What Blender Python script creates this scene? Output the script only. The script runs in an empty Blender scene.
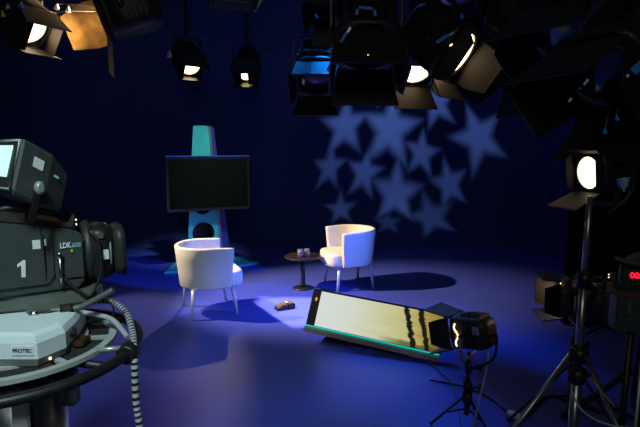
import bpy, bmesh, math, random
from mathutils import Vector, Matrix
random.seed(4)
PI = math.pi
S = bpy.context.scene
COL = S.collection

# ------------------------------------------------------------------ camera, world, light
F, CX, CY, HZ, CH = 480.0, 320.0, 213.5, 150.0, 1.70
TILT = math.atan((CY-HZ)/F)
cd = bpy.data.cameras.new('camera'); cam = bpy.data.objects.new('camera', cd); COL.objects.link(cam)
cd.sensor_width = 36; cd.lens = F*36/640; cd.clip_start = .05; cd.clip_end = 100
cam.location = (0, 0, CH); cam.rotation_euler = (PI/2-TILT, 0, 0)
S.camera = cam
S.view_settings.view_transform = 'Standard'; S.view_settings.look = 'None'
S.view_settings.gamma = 1; S.view_settings.use_curve_mapping = False
S.view_settings.exposure = 0.0

def P(px, py, d):
    a = (px-CX)/F; b = -(py-CY)/F
    return Vector((a*d, d*(math.cos(TILT)+b*math.sin(TILT)), CH+d*(b*math.cos(TILT)-math.sin(TILT))))
def G(px, py, z=0.0):
    b = -(py-CY)/F; k = b*math.cos(TILT)-math.sin(TILT)
    return P(px, py, (z-CH)/k)

w = bpy.data.worlds.new('world'); S.world = w; w.use_nodes = True
w.node_tree.nodes['Background'].inputs[0].default_value = (.35, .50, 1, 1)
w.node_tree.nodes['Background'].inputs[1].default_value = .006

def area(name, loc, target, size, energy, color, sy=None):
    l = bpy.data.lights.new(name, 'AREA'); l.shape = 'RECTANGLE'; l.size = size; l.size_y = sy or size
    l.energy = energy; l.color = color
    o = bpy.data.objects.new(name, l); COL.objects.link(o); o.location = loc
    o.rotation_euler = (Vector(target)-Vector(loc)).to_track_quat('-Z', 'Y').to_euler(); return o
def spot(name, loc, target, energy, color, angle=60, blend=.3, r=.05):
    l = bpy.data.lights.new(name, 'SPOT'); l.energy = energy; l.color = color
    l.spot_size = math.radians(angle); l.spot_blend = blend; l.shadow_soft_size = r
    o = bpy.data.objects.new(name, l); COL.objects.link(o); o.location = loc
    o.rotation_euler = (Vector(target)-Vector(loc)).to_track_quat('-Z', 'Y').to_euler(); return o

WALL_Y = 9.3
LAMP_D = P(247, 66, 8.0)
LAMP_C = P(187, 60, 7.7)
# blue wash over the stage from the grid
spot('blue_wash', (.4, 6.9, 5.3), (.55, 3.5, 0), 850, (.01, .24, 1), 38, .9, .3)
spot('blue_front', (3.5, 3.2, 2.5), (-.25, 5.3, .45), 1300, (.06, .17, 1), 27, .8, .12)
area('wall_wash', (0, 5.8, 6.2), (0, 9.3, 1.6), 7, 7, (.12, .44, 1), .6)
area('front_fill', (0, -2.6, 4.2), (0, 4, 1.5), 2, 23, (.9, 1, .85))  # unseen fill added behind the camera to lift the dark lamps
# warm back light of the visible hanging lamp, warm key from the left
spot('back_light', LAMP_D+Vector((.05, -.28, -.12)), (-2.45, 3.1, 0), 700, (1, .72, .55), 42, .5, .05)
spot('key_light', (-3.8, 4.9, 3.7), (-.6, 5.4, .65), 2200, (1, .80, .52), 36, .8, .06)
spot('tower_fill', (-.1, 5.3, 4.9), (-1.67, 7.1, 1.25), 520, (.85, 1, .95), 22, 1, .1)  # spot without a fitting, added to brighten the teal tower
spot('purple_spill', (4.0, 4.6, 4.6), (2.1, 6.4, 0), 14, (.55, .45, 1), 70, .9, .3)
# cool fill added to brighten the camera at the left, no lamp there
spot('camera_fill', (-.6, -.6, 3.8), (-1.3, 1.7, 1.1), 290, (.76, 1, 1), 46, .6, .25)

def gobo_light(name, loc, target, energy, color, angle, build, r=0.02):
    """a projector: a spot whose beam goes through a cut-out; build(nodes helper, u, v) returns the mask socket"""
    o = spot(name, loc, target, energy, color, angle, .1, r)
    l = o.data; l.use_nodes = True; nt = l.node_tree; N = nt.nodes; L = nt.links
    em = next(n for n in N if n.type == 'EMISSION')
    def m(op, a, b=None, c=None, clamp=False):
        n = N.new('ShaderNodeMath'); n.operation = op; n.use_clamp = clamp
        for i, x in enumerate((a, b, c)):
            if x is None: continue
            if isinstance(x, (int, float)): n.inputs[i].default_value = x
            else: L.new(x, n.inputs[i])
        return n.outputs[0]
    tc = N.new('ShaderNodeTexCoord'); sp = N.new('ShaderNodeSeparateXYZ'); L.new(tc.outputs['Normal'], sp.inputs[0])
    az = m('ABSOLUTE', sp.outputs[2])
    u = m('DIVIDE', sp.outputs[0], az); v = m('DIVIDE', sp.outputs[1], az)
    L.new(build(m, u, v), em.inputs['Strength'])
    return o
def to_uv(o, p):
    q = o.matrix_basis.inverted() @ Vector(p)
    return q.x/-q.z, q.y/-q.z

# star projector
SP_LOC = Vector((1.5, 5.7, 4.9)); SP_T = P(405, 165, WALL_Y)
stars = [(343,131,27,8,1),(389,134,34,-4,1.15),(436,111,23,12,.8),(479,145,31,14,.85),(329,169,18,4,.75),(364,174,20,-6,.95),
         (421,156,20,-8,.85),(396,193,29,-3,1),(449,184,21,10,.75),(340,211,17,6,.6),(431,222,29,16,.45),(386,231,17,0,.3),(382,103,13,5,.6)]
def stars_mask(m, u, v):
    tmp = bpy.data.objects.new('t', None); tmp.matrix_basis = Matrix.Translation(SP_LOC) @ (SP_T-SP_LOC).to_track_quat('-Z', 'Y').to_matrix().to_4x4()
    tot = None
    for (px, py, R, rot, br) in stars:
        c = P(px, py, WALL_Y); e = P(px+R*.84, py, WALL_Y)
        cu, cv = to_uv(tmp, c); eu, ev = to_uv(tmp, e); rr = math.hypot(eu-cu, ev-cv)
        x = m('SUBTRACT', u, cu); y = m('SUBTRACT', v, cv)
        rad = m('SQRT', m('ADD', m('MULTIPLY', x, x), m('MULTIPLY', y, y)))
        a = m('ADD', m('ARCTAN2', x, y), math.radians(rot)+4*PI)
        f = m('PINGPONG', a, PI/5)
        # edge from tip (rr,0) to notch at angle pi/5, radius ri
        ri = rr*.46; tx, ty = rr, 0; nx_, ny_ = ri*math.cos(PI/5), ri*math.sin(PI/5)
        ex, ey = nx_-tx, ny_-ty; ln = math.hypot(ex, ey); nx, ny = ey/ln, -ex/ln   # outward normal
        d = m('SUBTRACT', m('ADD', m('MULTIPLY', m('MULTIPLY', rad, m('COSINE', f)), nx), m('MULTIPLY', m('MULTIPLY', rad, m('SINE', f)), ny)), tx*nx)
        soft = rr*.17 + .003
        k = m('MULTIPLY_ADD', d, -1/(2*soft), .5, clamp=True)
        k = m('MULTIPLY', m('MULTIPLY', k, k), m('MULTIPLY_ADD', k, -2, 3))
        k = m('MULTIPLY', k, br)
        tot = k if tot is None else m('MAXIMUM', tot, k)
    bpy.data.objects.remove(tmp)
    return tot
gobo_light('star_projector_light', SP_LOC, SP_T, 680, (.72, .92, 1), 85, stars_mask)

# profile spot with its shutters closed to a hard-edged patch beside the table
PS_LOC = Vector((-.2, 6.6, 4.6))
patch = [G(255, 303), G(277, 318.5), G(291, 327), G(318, 327), G(318, 298), G(262, 297)]
PS_T = sum(patch, Vector())/len(patch)
def patch_mask(m, u, v):
    tmp = bpy.data.objects.new('t', None); tmp.matrix_basis = Matrix.Translation(PS_LOC) @ (PS_T-PS_LOC).to_track_quat('-Z', 'Y').to_matrix().to_4x4()
    q = [to_uv(tmp, p) for p in patch]; bpy.data.objects.remove(tmp)
    cu = sum(a for a, b in q)/len(q); cv = sum(b for a, b in q)/len(q)
    tot = None
    for i in range(len(q)):
        (ax, ay), (bx, by) = q[i], q[(i+1) % len(q)]
        nx, ny = by-ay, ax-bx; ln = math.hypot(nx, ny); nx /= ln; ny /= ln
        if (cu-ax)*nx+(cv-ay)*ny > 0: nx, ny = -nx, -ny
        soft = .0012 if i < 2 else .012
        d = m('ADD', m('MULTIPLY', u, nx), m('MULTIPLY_ADD', v, ny, -(ax*nx+ay*ny)))
        k = m('MULTIPLY_ADD', d, -1/(2*soft), .5, clamp=True)
        tot = k if tot is None else m('MINIMUM', tot, k)
    return tot
gobo_light('shuttered_spot_light', PS_LOC, PS_T, 3600, (.95, .82, 1), 50, patch_mask)

# ------------------------------------------------------------------ materials
def mat(name, col, rough=.5, metal=0, emit=None, es=0, var=.12, scale=14, bump=0, coat=0, spec=None):
    m = bpy.data.materials.new(name); m.use_nodes = True; nt = m.node_tree; b = nt.nodes['Principled BSDF']
    b.inputs['Roughness'].default_value = rough; b.inputs['Metallic'].default_value = metal
    b.inputs['Coat Weight'].default_value = coat
    if spec is not None: b.inputs['Specular IOR Level'].default_value = spec
    tc = nt.nodes.new('ShaderNodeTexCoord'); no = nt.nodes.new('ShaderNodeTexNoise'); no.inputs['Scale'].default_value = scale; no.inputs['Detail'].default_value = 4
    nt.links.new(tc.outputs['Object'], no.inputs['Vector'])
    r = nt.nodes.new('ShaderNodeValToRGB'); r.color_ramp.elements[0].position = .3; r.color_ramp.elements[1].position = .7
    r.color_ramp.elements[0].color = [c*(1-var) for c in col]+[1]; r.color_ramp.elements[1].color = [min(1, c*(1+var)) for c in col]+[1]
    nt.links.new(no.outputs['Fac'], r.inputs[0]); nt.links.new(r.outputs[0], b.inputs['Base Color'])
    if bump:
        bp = nt.nodes.new('ShaderNodeBump'); bp.inputs['Strength'].default_value = bump; bp.inputs['Distance'].default_value = .01
        nt.links.new(no.outputs['Fac'], bp.inputs['Height']); nt.links.new(bp.outputs[0], b.inputs['Normal'])
    if emit:
        b.inputs['Emission Color'].default_value = (*emit, 1); b.inputs['Emission Strength'].default_value = es
    return m
M = dict(
    floor=mat('blue_studio_floor', (.062, .085, .50), .42, var=.06, scale=1.3, spec=.35),
    cyc=mat('blue_cyclorama_paint', (.05, .082, .30), .8, var=.05, scale=1.0, spec=.2),
    side=mat('dark_side_wall', (.02, .025, .08), .85, spec=.2),
    ceil=mat('black_ceiling', (.008, .008, .01), .9, spec=.1),
    white=mat('white_leather', (.80, .76, .70), .38, var=.03, scale=40, bump=.05),
    chrome=mat('brushed_steel', (.62, .64, .68), .25, 1, var=.05),
    legsteel=mat('satin_steel_leg', (.60, .62, .66), .5, .4, var=.05),
    black=mat('black_metal', (.012, .012, .013), .45, var=.3, scale=30),
    lampblk=mat('lamp_black_enamel', (.016, .014, .012), .5, var=.3, scale=12),
    doorblk=mat('barn_door_black', (.012, .010, .009), .55, var=.3, scale=9),
    rubber=mat('black_rubber', (.01, .01, .01), .7),
    tabletop=mat('dark_table_top', (.03, .012, .008), .4, var=.3, scale=8),
    glass=mat('drinking_glass', (.75, .8, .85), .08, 0),
    brown=mat('brown_board', (.06, .028, .010), .6, var=.3, scale=30),
    brown2=mat('dark_brown_board', (.05, .02, .008), .6, var=.3, scale=30),
    teal=mat('teal_lacquer', (.06, .62, .58), .4, var=.08, scale=5),
    bluepanel=mat('blue_lacquer', (.03, .06, .30), .35, var=.1, scale=5),
    greysl=mat('grey_metal_strip', (.30, .30, .32), .4, .6),
    screen=mat('switched_off_screen', (.006, .009, .006), .6, var=.1, scale=2, spec=.08),
    bezel=mat('dark_bezel', (.02, .02, .024), .35, var=.1),
    bluestrip=mat('blue_edge_strip', (.02, .10, .6), .4, emit=(.01, .09, .75), es=.35),
    camgrey=mat('camera_grey', (.046, .058, .058), .5, var=.10, scale=25, bump=.03),
    camdark=mat('camera_dark_grey', (.03, .034, .034), .5, var=.2, scale=25),
    camedge=mat('camera_edge_trim', (.35, .42, .42), .4, .3),
    plate=mat('grey_plate', (.12, .14, .13), .45, .2, var=.15, scale=9),
    pedwhite=mat('pedestal_white_enamel', (.74, .86, .90), .42, var=.03, scale=5),
    pedgrey=mat('pedestal_grey_band', (.17, .19, .19), .5),
    ringgrey=mat('ring_light_grey', (.42, .46, .46), .45, var=.05),
    pad=mat('black_grip_pad', (.02, .022, .018), .8, var=.3, scale=60),
    paper=mat('white_label', (.80, .84, .88), .5, var=.04),
    ink=mat('dark_blue_ink', (.03, .03, .16), .6),
    inkw=mat('white_print', (.85, .88, .88), .5),
    yellow=mat('yellow_plastic', (.75, .55, .02), .45),
    green=mat('green_yellow_dot', (.45, .6, .03), .45),
    red=mat('red_plastic', (.6, .02, .02), .4, emit=(1, .02, .02), es=.15),
    cupw=mat('white_cup_plastic', (.80, .84, .86), .4),
    cupb=mat('blue_cup_plastic', (.03, .32, .90), .4),
    cupy=mat('yellow_cup_plastic', (.80, .62, .02), .4),
    cupc=mat('pale_blue_cup_plastic', (.35, .72, .95), .4),
    bluemark=mat('blue_print', (.03, .28, .90), .5),
    tealmark=mat('pale_teal_print', (.35, .70, .80), .5),
    lens=mat('hot_lens', (.9, .8, .6), .2, emit=(1, .72, .40), es=5, var=.02),
    lensoff=mat('dark_lens_glass', (.05, .04, .03), .12, spec=.6),
    gold=mat('gold_lit_barn_door', (.62, .36, .12), .35, .6, var=.3, scale=12, bump=.3),  # the lamp's warm light put into the barn door colour
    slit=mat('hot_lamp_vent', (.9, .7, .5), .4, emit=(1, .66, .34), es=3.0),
    vf=mat('viewfinder_picture', (.5, .7, .7), .3, emit=(.50, .88, .82), es=.95, var=.05),
    led=mat('red_digit', (.5, 0, 0), .4, emit=(1, .01, .03), es=1.6),
    pin=mat('indicator_lamp', (.9, .8, .5), .4, emit=(1, .85, .5), es=1.3),
    pinc=mat('cyan_edge_light', (.1, .6, .9), .3, emit=(.03, .45, 1), es=.5),
    tealstrip=mat('teal_lit_ledge', (.05, .5, .45), .4, emit=(0, .60, .50), es=.8),
    cabgrey=mat('grey_cable', (.42, .46, .50), .45),
    cabblk=mat('black_cable', (.012, .012, .015), .6),
    cabgrn=mat('dark_green_cable', (.03, .07, .04), .6),
    cabyel=mat('yellow_cable', (.45, .42, .05), .6),
    connector=mat('white_blue_connector', (.65, .72, .78), .4),
    softwhite=mat('pale_frame', (.45, .47, .50), .35, .5),
    alu=mat('aluminium_tube', (.40, .42, .44), .3, .9, var=.15, scale=30),
)
def glass_mat():
    m = M['glass']; b = m.node_tree.nodes['Principled BSDF']; b.inputs['Transmission Weight'].default_value = .8; b.inputs['IOR'].default_value = 1.3
glass_mat()
def stripe_mat(name, c1, c2, axis, freq):
    m = bpy.data.materials.new(name); m.use_nodes = True; nt = m.node_tree; b = nt.nodes['Principled BSDF']
    tc = nt.nodes.new('ShaderNodeTexCoord'); s = nt.nodes.new('ShaderNodeSeparateXYZ'); nt.links.new(tc.outputs['UV'], s.inputs[0])
    a = nt.nodes.new('ShaderNodeMath'); a.operation = 'MULTIPLY'; a.inputs[1].default_value = freq; nt.links.new(s.outputs[axis], a.inputs[0])
    f = nt.nodes.new('ShaderNodeMath'); f.operation = 'FRACT'; nt.links.new(a.outputs[0], f.inputs[0])
    g = nt.nodes.new('ShaderNodeMath'); g.operation = 'GREATER_THAN'; g.inputs[1].default_value = .55; nt.links.new(f.outputs[0], g.inputs[0])
    mx = nt.nodes.new('ShaderNodeMix'); mx.data_type = 'RGBA'; mx.inputs[6].default_value = (*c1, 1); mx.inputs[7].default_value = (*c2, 1)
    nt.links.new(g.outputs[0], mx.inputs[0]); nt.links.new(mx.outputs[2], b.inputs['Base Color']); b.inputs['Roughness'].default_value = .5
    return m
M['stripe'] = stripe_mat('black_and_white_banded_cable', (.50, .56, .60), (.015, .015, .02), 0, 1)

def picture_mat():
    """the picture on the floor monitor: pale clouded field turning amber, dark bars at one side"""
    m = bpy.data.materials.new('screen_picture'); m.use_nodes = True; nt = m.node_tree; N = nt.nodes; L = nt.links; b = N['Principled BSDF']
    tc = N.new('ShaderNodeTexCoord'); sp = N.new('ShaderNodeSeparateXYZ'); L.new(tc.outputs['UV'], sp.inputs[0])
    no = N.new('ShaderNodeTexNoise'); no.inputs['Scale'].default_value = 2.2; no.inputs['Detail'].default_value = 3
    mp = N.new('ShaderNodeMapping'); mp.inputs['Scale'].default_value = (1, 2.2, 1); L.new(tc.outputs['UV'], mp.inputs[0]); L.new(mp.outputs[0], no.inputs['Vector'])
    def mm(op, a, b_=None, c=None, clamp=False):
        n = N.new('ShaderNodeMath'); n.operation = op; n.use_clamp = clamp
        for i, x in enumerate((a, b_, c)):
            if x is None: continue
            if isinstance(x, (int, float)): n.inputs[i].default_value = x
            else: L.new(x, n.inputs[i])
        return n.outputs[0]
    u, v = sp.outputs[0], sp.outputs[1]
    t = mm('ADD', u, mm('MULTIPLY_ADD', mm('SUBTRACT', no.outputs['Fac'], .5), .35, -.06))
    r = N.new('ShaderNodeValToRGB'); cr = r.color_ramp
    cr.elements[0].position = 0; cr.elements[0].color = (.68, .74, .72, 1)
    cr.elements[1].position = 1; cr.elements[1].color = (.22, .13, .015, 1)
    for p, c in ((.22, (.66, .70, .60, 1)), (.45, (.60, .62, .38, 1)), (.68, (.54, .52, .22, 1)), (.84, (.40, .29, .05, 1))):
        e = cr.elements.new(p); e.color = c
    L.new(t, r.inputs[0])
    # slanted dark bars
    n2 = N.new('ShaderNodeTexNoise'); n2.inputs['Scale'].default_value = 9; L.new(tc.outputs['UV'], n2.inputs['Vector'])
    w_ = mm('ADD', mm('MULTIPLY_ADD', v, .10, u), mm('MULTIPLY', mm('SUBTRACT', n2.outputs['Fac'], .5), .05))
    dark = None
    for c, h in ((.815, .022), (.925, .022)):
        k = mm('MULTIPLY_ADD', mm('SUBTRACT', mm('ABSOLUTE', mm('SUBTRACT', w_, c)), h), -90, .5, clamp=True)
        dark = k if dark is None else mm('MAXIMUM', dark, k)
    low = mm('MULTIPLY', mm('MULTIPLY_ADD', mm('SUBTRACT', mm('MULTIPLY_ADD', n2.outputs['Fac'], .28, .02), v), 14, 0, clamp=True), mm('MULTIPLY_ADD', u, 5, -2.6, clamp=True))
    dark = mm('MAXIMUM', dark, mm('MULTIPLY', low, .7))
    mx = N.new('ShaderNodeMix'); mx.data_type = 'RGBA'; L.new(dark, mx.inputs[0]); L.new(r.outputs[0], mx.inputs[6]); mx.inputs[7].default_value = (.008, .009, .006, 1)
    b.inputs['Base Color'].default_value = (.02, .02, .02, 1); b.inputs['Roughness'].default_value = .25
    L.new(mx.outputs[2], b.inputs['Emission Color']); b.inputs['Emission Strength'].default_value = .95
    return m
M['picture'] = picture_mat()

M['lens_soft'] = mat('warm_lamp_lens', (.9, .8, .6), .2, emit=(1, .80, .50), es=2.0, var=.02)

# ------------------------------------------------------------------ mesh helpers
class MB:
    def __init__(s): s.bm = bmesh.new(); s.uv = s.bm.loops.layers.uv.new('UVMap')
    def box(s, c, d, rot=None, bevel=0):
        bm2 = bmesh.new(); bmesh.ops.create_cube(bm2, size=1)
        for v in bm2.verts: v.co = Vector((v.co.x*d[0], v.co.y*d[1], v.co.z*d[2]))
        if bevel: bmesh.ops.bevel(bm2, geom=list(bm2.edges), offset=bevel, segments=2, affect='EDGES')
        m = Matrix.Translation(Vector(c)) @ (rot.to_4x4() if rot is not None else Matrix())
        s._add(bm2, m); return s
    def _add(s, bm2, m):
        mp = {v: s.bm.verts.new(m @ v.co) for v in bm2.verts}
        for f in bm2.faces:
            try: s.bm.faces.new([mp[v] for v in f.verts]).smooth = f.smooth
            except ValueError: pass
        bm2.free()
    def prism(s, pts, h, m=Matrix(), bevel=0, taper=1.0):
        """pts in XY, extruded 0..h along Z, placed by m"""
        bm2 = bmesh.new(); n = len(pts); cx = sum(p[0] for p in pts)/n; cy = sum(p[1] for p in pts)/n
        a = [bm2.verts.new((p[0], p[1], 0)) for p in pts]; b = [bm2.verts.new((cx+(p[0]-cx)*taper, cy+(p[1]-cy)*taper, h)) for p in pts]
        bm2.faces.new(a[::-1]); bm2.faces.new(b)
        for i in range(n): bm2.faces.new((a[i], a[(i+1) % n], b[(i+1) % n], b[i]))
        if bevel: bmesh.ops.bevel(bm2, geom=list(bm2.edges), offset=bevel, segments=2, affect='EDGES')
        s._add(bm2, m); return s
    def loft(s, rings, m=Matrix(), cap=True, smooth=True, closed=True):
        vs = [[s.bm.verts.new(m @ Vector(p)) for p in r] for r in rings]; n = len(rings[0])
        for j in range(len(vs)-1):
            for i in range(n if closed else n-1):
                f = s.bm.faces.new((vs[j][i], vs[j][(i+1) % n], vs[j+1][(i+1) % n], vs[j+1][i])); f.smooth = smooth
                for l, u in zip(f.loops, ((j, i), (j, i+1), (j+1, i+1), (j+1, i))): l[s.uv].uv = (u[0]/2.0, u[1]/n)
        if cap and closed:
            s.bm.faces.new(vs[0][::-1]); s.bm.faces.new(vs[-1])
        return s
    def lathe(s, prof, m=Matrix(), n=28, cap=True):
        """prof: (r, z) list around Z"""
        return s.loft([[(r*math.cos(2*PI*i/n), r*math.sin(2*PI*i/n), z) for i in range(n)] for r, z in prof], m, cap)
    def tube(s, pts, r, n=10, rs=None, closed=False):
        pts = [Vector(p) for p in pts]; k = len(pts); rings = []
        up = None
        for i, p in enumerate(pts):
            if closed: t = pts[(i+1) % k]-pts[i-1]
            else: t = pts[min(i+1, k-1)]-pts[max(i-1, 0)]
            t.normalize()
            if up is None: up = Vector((0, 0, 1)) if abs(t.z) < .9 else Vector((1, 0, 0))
            a = t.cross(up).normalized(); b = a.cross(t).normalized(); up = b
            q = rs[i] if rs else r
            rings.append([p+a*q*math.cos(2*PI*j/n)+b*q*math.sin(2*PI*j/n) for j in range(n)])
        if closed: rings.append(rings[0]); return s.loft(rings, cap=False)
        return s.loft(rings)
    def build(s, name, mt, parent=None, m=None, label=None, merge=True):
        if merge: bmesh.ops.remove_doubles(s.bm, verts=s.bm.verts, dist=1e-6)
        if m is not None: bmesh.ops.transform(s.bm, matrix=m, verts=s.bm.verts)
        bmesh.ops.recalc_face_normals(s.bm, faces=s.bm.faces)
        me = bpy.data.meshes.new(name); s.bm.to_mesh(me); s.bm.free()
        o = bpy.data.objects.new(name, me); COL.objects.link(o)
        me.materials.append(M[mt] if isinstance(mt, str) else mt)
        if parent is not None: o.parent = parent
        if label: o['label'] = label
        return o
def arc(fn, n): return [fn(i/(n-1)) for i in range(n)]
def spline(pts, per=8):
    pts = [Vector(p) for p in pts]; q = [pts[0]]+pts+[pts[-1]]; out = []
    for i in range(1, len(q)-2):
        for k in range(per):
            t = k/per; a, b, c, d = q[i-1:i+3]
            out.append(.5*((2*b)+(c-a)*t+(2*a-5*b+4*c-d)*t*t+(-a+3*b-3*c+d)*t**3))
    out.append(pts[-1]); return out
def thing(name, label, cat, loc=(0, 0, 0), rz=0, group=None):
    o = bpy.data.objects.new(name, None); COL.objects.link(o); o.location = loc; o.rotation_euler = (0, 0, rz); o.empty_display_size = .1
    return tag(o, label, cat, group)
def tag(o, label, cat, group=None):
    o['label'] = label; o['category'] = cat
    if group: o['group'] = group
    return o
def struct(o): o['kind'] = 'structure'; return o
def text(name, s, size, mt, parent, m, depth=.001, bold=0):
    c = bpy.data.curves.new(name, 'FONT'); c.body = s; c.size = size; c.extrude = depth; c.offset = bold
    c.align_x = 'CENTER'; c.align_y = 'CENTER'
    t = bpy.data.objects.new('tmp', c); COL.objects.link(t)
    bpy.context.view_layer.update()
    me = bpy.data.meshes.new_from_object(t.evaluated_get(bpy.context.evaluated_depsgraph_get())); bpy.data.objects.remove(t)
    me.transform(m); me.materials.clear(); me.materials.append(M[mt])
    o = bpy.data.objects.new(name, me); COL.objects.link(o); o.parent = parent; return o
def T(x, y, z): return Matrix.Translation((x, y, z))
def R(a, ax): return Matrix.Rotation(a, 4, ax)
def along(p, q):
    """matrix whose Z runs from p to q"""
    p, q = Vector(p), Vector(q); return Matrix.Translation(p) @ (q-p).to_track_quat('Z', 'Y').to_matrix().to_4x4()

# ------------------------------------------------------------------ room
def room():
    m = MB(); m.box((0, 5, -.05), (16, 18, .1)); struct(m.build('floor', 'floor'))
    # cyclorama: straight back, rounded right corner, coved foot
    path = [(-7.6, WALL_Y)]+[(x, WALL_Y) for x in (-5, -2, 1, 2.4)]
    path += [(2.4+2.6*math.sin(a), WALL_Y-2.6+2.6*math.cos(a)) for a in [i*PI/2/16 for i in range(1, 17)]]
    path += [(5.0, 5.8), (5.0, 4.7)]
    cov = [(1.0-1.0*math.sin(a), 1.0-1.0*math.cos(a)) for a in [i*PI/2/10 for i in range(11)]]
    prof = [(d, z+.002) for d, z in cov]+[(0, 3), (0, 6.5), (-.15, 6.5), (-.15, 0.002)]
    pts = [Vector((x, y, 0)) for x, y in path]; rings = []
    for i, p in enumerate(pts):
        t = (pts[min(i+1, len(pts)-1)]-pts[max(i-1, 0)]).normalized(); nrm = Vector((t.y, -t.x, 0))
        rings.append([p+nrm*d+Vector((0, 0, z)) for d, z in prof])
    m = MB(); m.loft(rings); struct(m.build('wall_back', 'cyc'))
    m = MB(); m.box((-7.7, 5, 3.25), (.1, 18, 6.5)); struct(m.build('wall_left', 'side'))
    m = MB(); m.box((7.7, 5, 3.25), (.1, 18, 6.5)); struct(m.build('wall_right', 'side'))
    m = MB(); m.box((0, -4, 3.25), (16, .1, 6.5)); struct(m.build('wall_front', 'side'))
    m = MB(); m.box((0, 5, 6.6), (16, 18, .2))
    struct(m.build('ceiling', 'ceil'))
room()

# ------------------------------------------------------------------ tub armchairs
def chair(loc, rz, label):
    t = thing('tub_armchair', label, 'chair', loc, rz, 'white tub armchairs')
    # plan of the shell, front is +X
    W, D = .33, .30
    def plan(s):      # s 0..1 from right arm to left arm, outward
        a = -PI*.5+0; L1 = .21; arc_len = PI*W; tot = 2*L1+arc_len; q = s*tot
        if q < L1: return Vector((L1-q, -W)), Vector((0, -1))
        if q > L1+arc_len: return Vector((q-L1-arc_len, W)), Vector((0, 1))
        th = (q-L1)/W; return Vector((-W*math.sin(th), -W*math.cos(th))), Vector((-math.sin(th), -math.cos(th)))
    n = 44; rings = []
    for i in range(n+1):
        p, nr = plan(i/n); fr = min(1, abs(i/n-.5)*2)
        top = .735-.018*fr**4; th = .045
        def pt(off, z):
            k = .87+.13*min(1, max(0, (z-.30)/.45)); fx = 0 if p.x < 0 else p.x*.05*(1-(z-.3)/.45)
            q = (p-nr*off)*k; return Vector((q.x-.01, q.y, z))
        ring = [pt(.03, .296), pt(.006, .302), pt(0, .32), pt(0, .45), pt(0, .60), pt(0, top-.02), pt(.006, top-.006), pt(.018, top), pt(th-.018, top), pt(th-.006, top-.006), pt(th, top-.02), pt(th, .6), pt(th, .45), pt(th, .32)]
        rings.append(ring)
    m = MB(); m.loft(rings); sh = m.build('shell', 'white', t)
    # seat cushion
    def outline(w, d, z, k):
        pts = []
        for i in range(32):
            a = 2*PI*i/32; c, s_ = math.cos(a), math.sin(a)
            e = .32 if c > 0 else .75
            pts.append(Vector((math.copysign(abs(c)**e, c)*d*k+.0, math.copysign(abs(s_)**(.45 if c > 0 else .8), s_)*w*k, z)))
        return pts
    m = MB(); m.loft([outline(.255, .30, z, k) for z, k in ((.30, .93), (.315, .99), (.35, 1), (.42, 1), (.445, .985), (.458, .93), (.462, .8))], T(.03, 0, 0)); m.build('seat', 'white', t)
    m = MB(); m.lathe([(.20, .285), (.21, .299)]); m.build('seat_frame', 'greysl', t)
    for sx, sy in ((1, 1), (1, -1), (-1, 1), (-1, -1)):
        m = MB(); a = Vector((sx*.20, sy*.21, .30)); b = Vector((sx*.235, sy*.25, .0))
        m.tube([a, (a+b)/2, b], .012, 10, [.022, .019, .015]); lg = m.build('leg', 'legsteel', t)
        m = MB(); m.tube([b+Vector((0, 0, .0)), b+(a-b)*.05], .013, 8); m.build('foot_cap', 'rubber', lg)
    return t
chair((-1.18, 4.96, 0), math.radians(25), 'white tub armchair turned away from the camera, in front of the tall screen stand')
chair((.36, 5.92, 0), math.radians(198), 'white tub armchair facing left beside the small dark round table')

# ------------------------------------------------------------------ side table, glass, brown block
tl = G(303, 288)
TZ = .41
t = thing('side_table', 'small dark round pedestal table beside the right armchair', 'table', tl)
m = MB(); m.lathe([(.02, TZ-.025), (.215, TZ-.025), (.225, TZ-.018), (.225, TZ-.004), (.22, TZ)]); m.build('tabletop', 'tabletop', t)
m = MB(); m.lathe([(.035, .015), (.03, .05), (.026, .2), (.03, TZ-.028)]); m.build('pedestal', 'black', t)
m = MB(); m.lathe([(.13, 0), (.13, .008), (.10, .016), (.03, .02)]); m.build('base', 'black', t)
for dx, lab in ((0.02, 'short drinking glass standing on the dark round table, the right of two'), (-.06, 'short drinking glass standing on the dark round table, the left of two')):
    m = MB(); m.lathe([(.026, 0), (.03, .004), (.034, .09), (.030, .09), (.027, .012), (.001, .010)], n=20)
    o = m.build('drinking_glass', 'glass'); o.location = (tl.x+dx+.03, tl.y-.03+dx*.5, TZ); tag(o, lab, 'glass', 'glasses on the round table')
t = thing('wooden_wedge', 'small brown stepped block lying on the bright floor patch', 'block', G(284, 308.5), math.radians(28))
m = MB(); m.prism([(-.10, 0), (.03, 0), (.03, .055), (-.03, .06), (-.085, .03)], .10, T(0, .05, 0) @ R(PI/2, 'X'), .004); m.build('block', 'brown', t)
m = MB(); m.prism([(.032, 0), (.11, 0), (.11, .05), (.09, .068), (.032, .062)], .11, T(0, .055, 0) @ R(PI/2, 'X'), .004); b2 = m.build('heel_block', 'brown2', t)
m = MB(); m.box((.03, 0, .066), (.02, .05, .008), bevel=.002); m.build('clip', 'green', b2)

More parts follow.
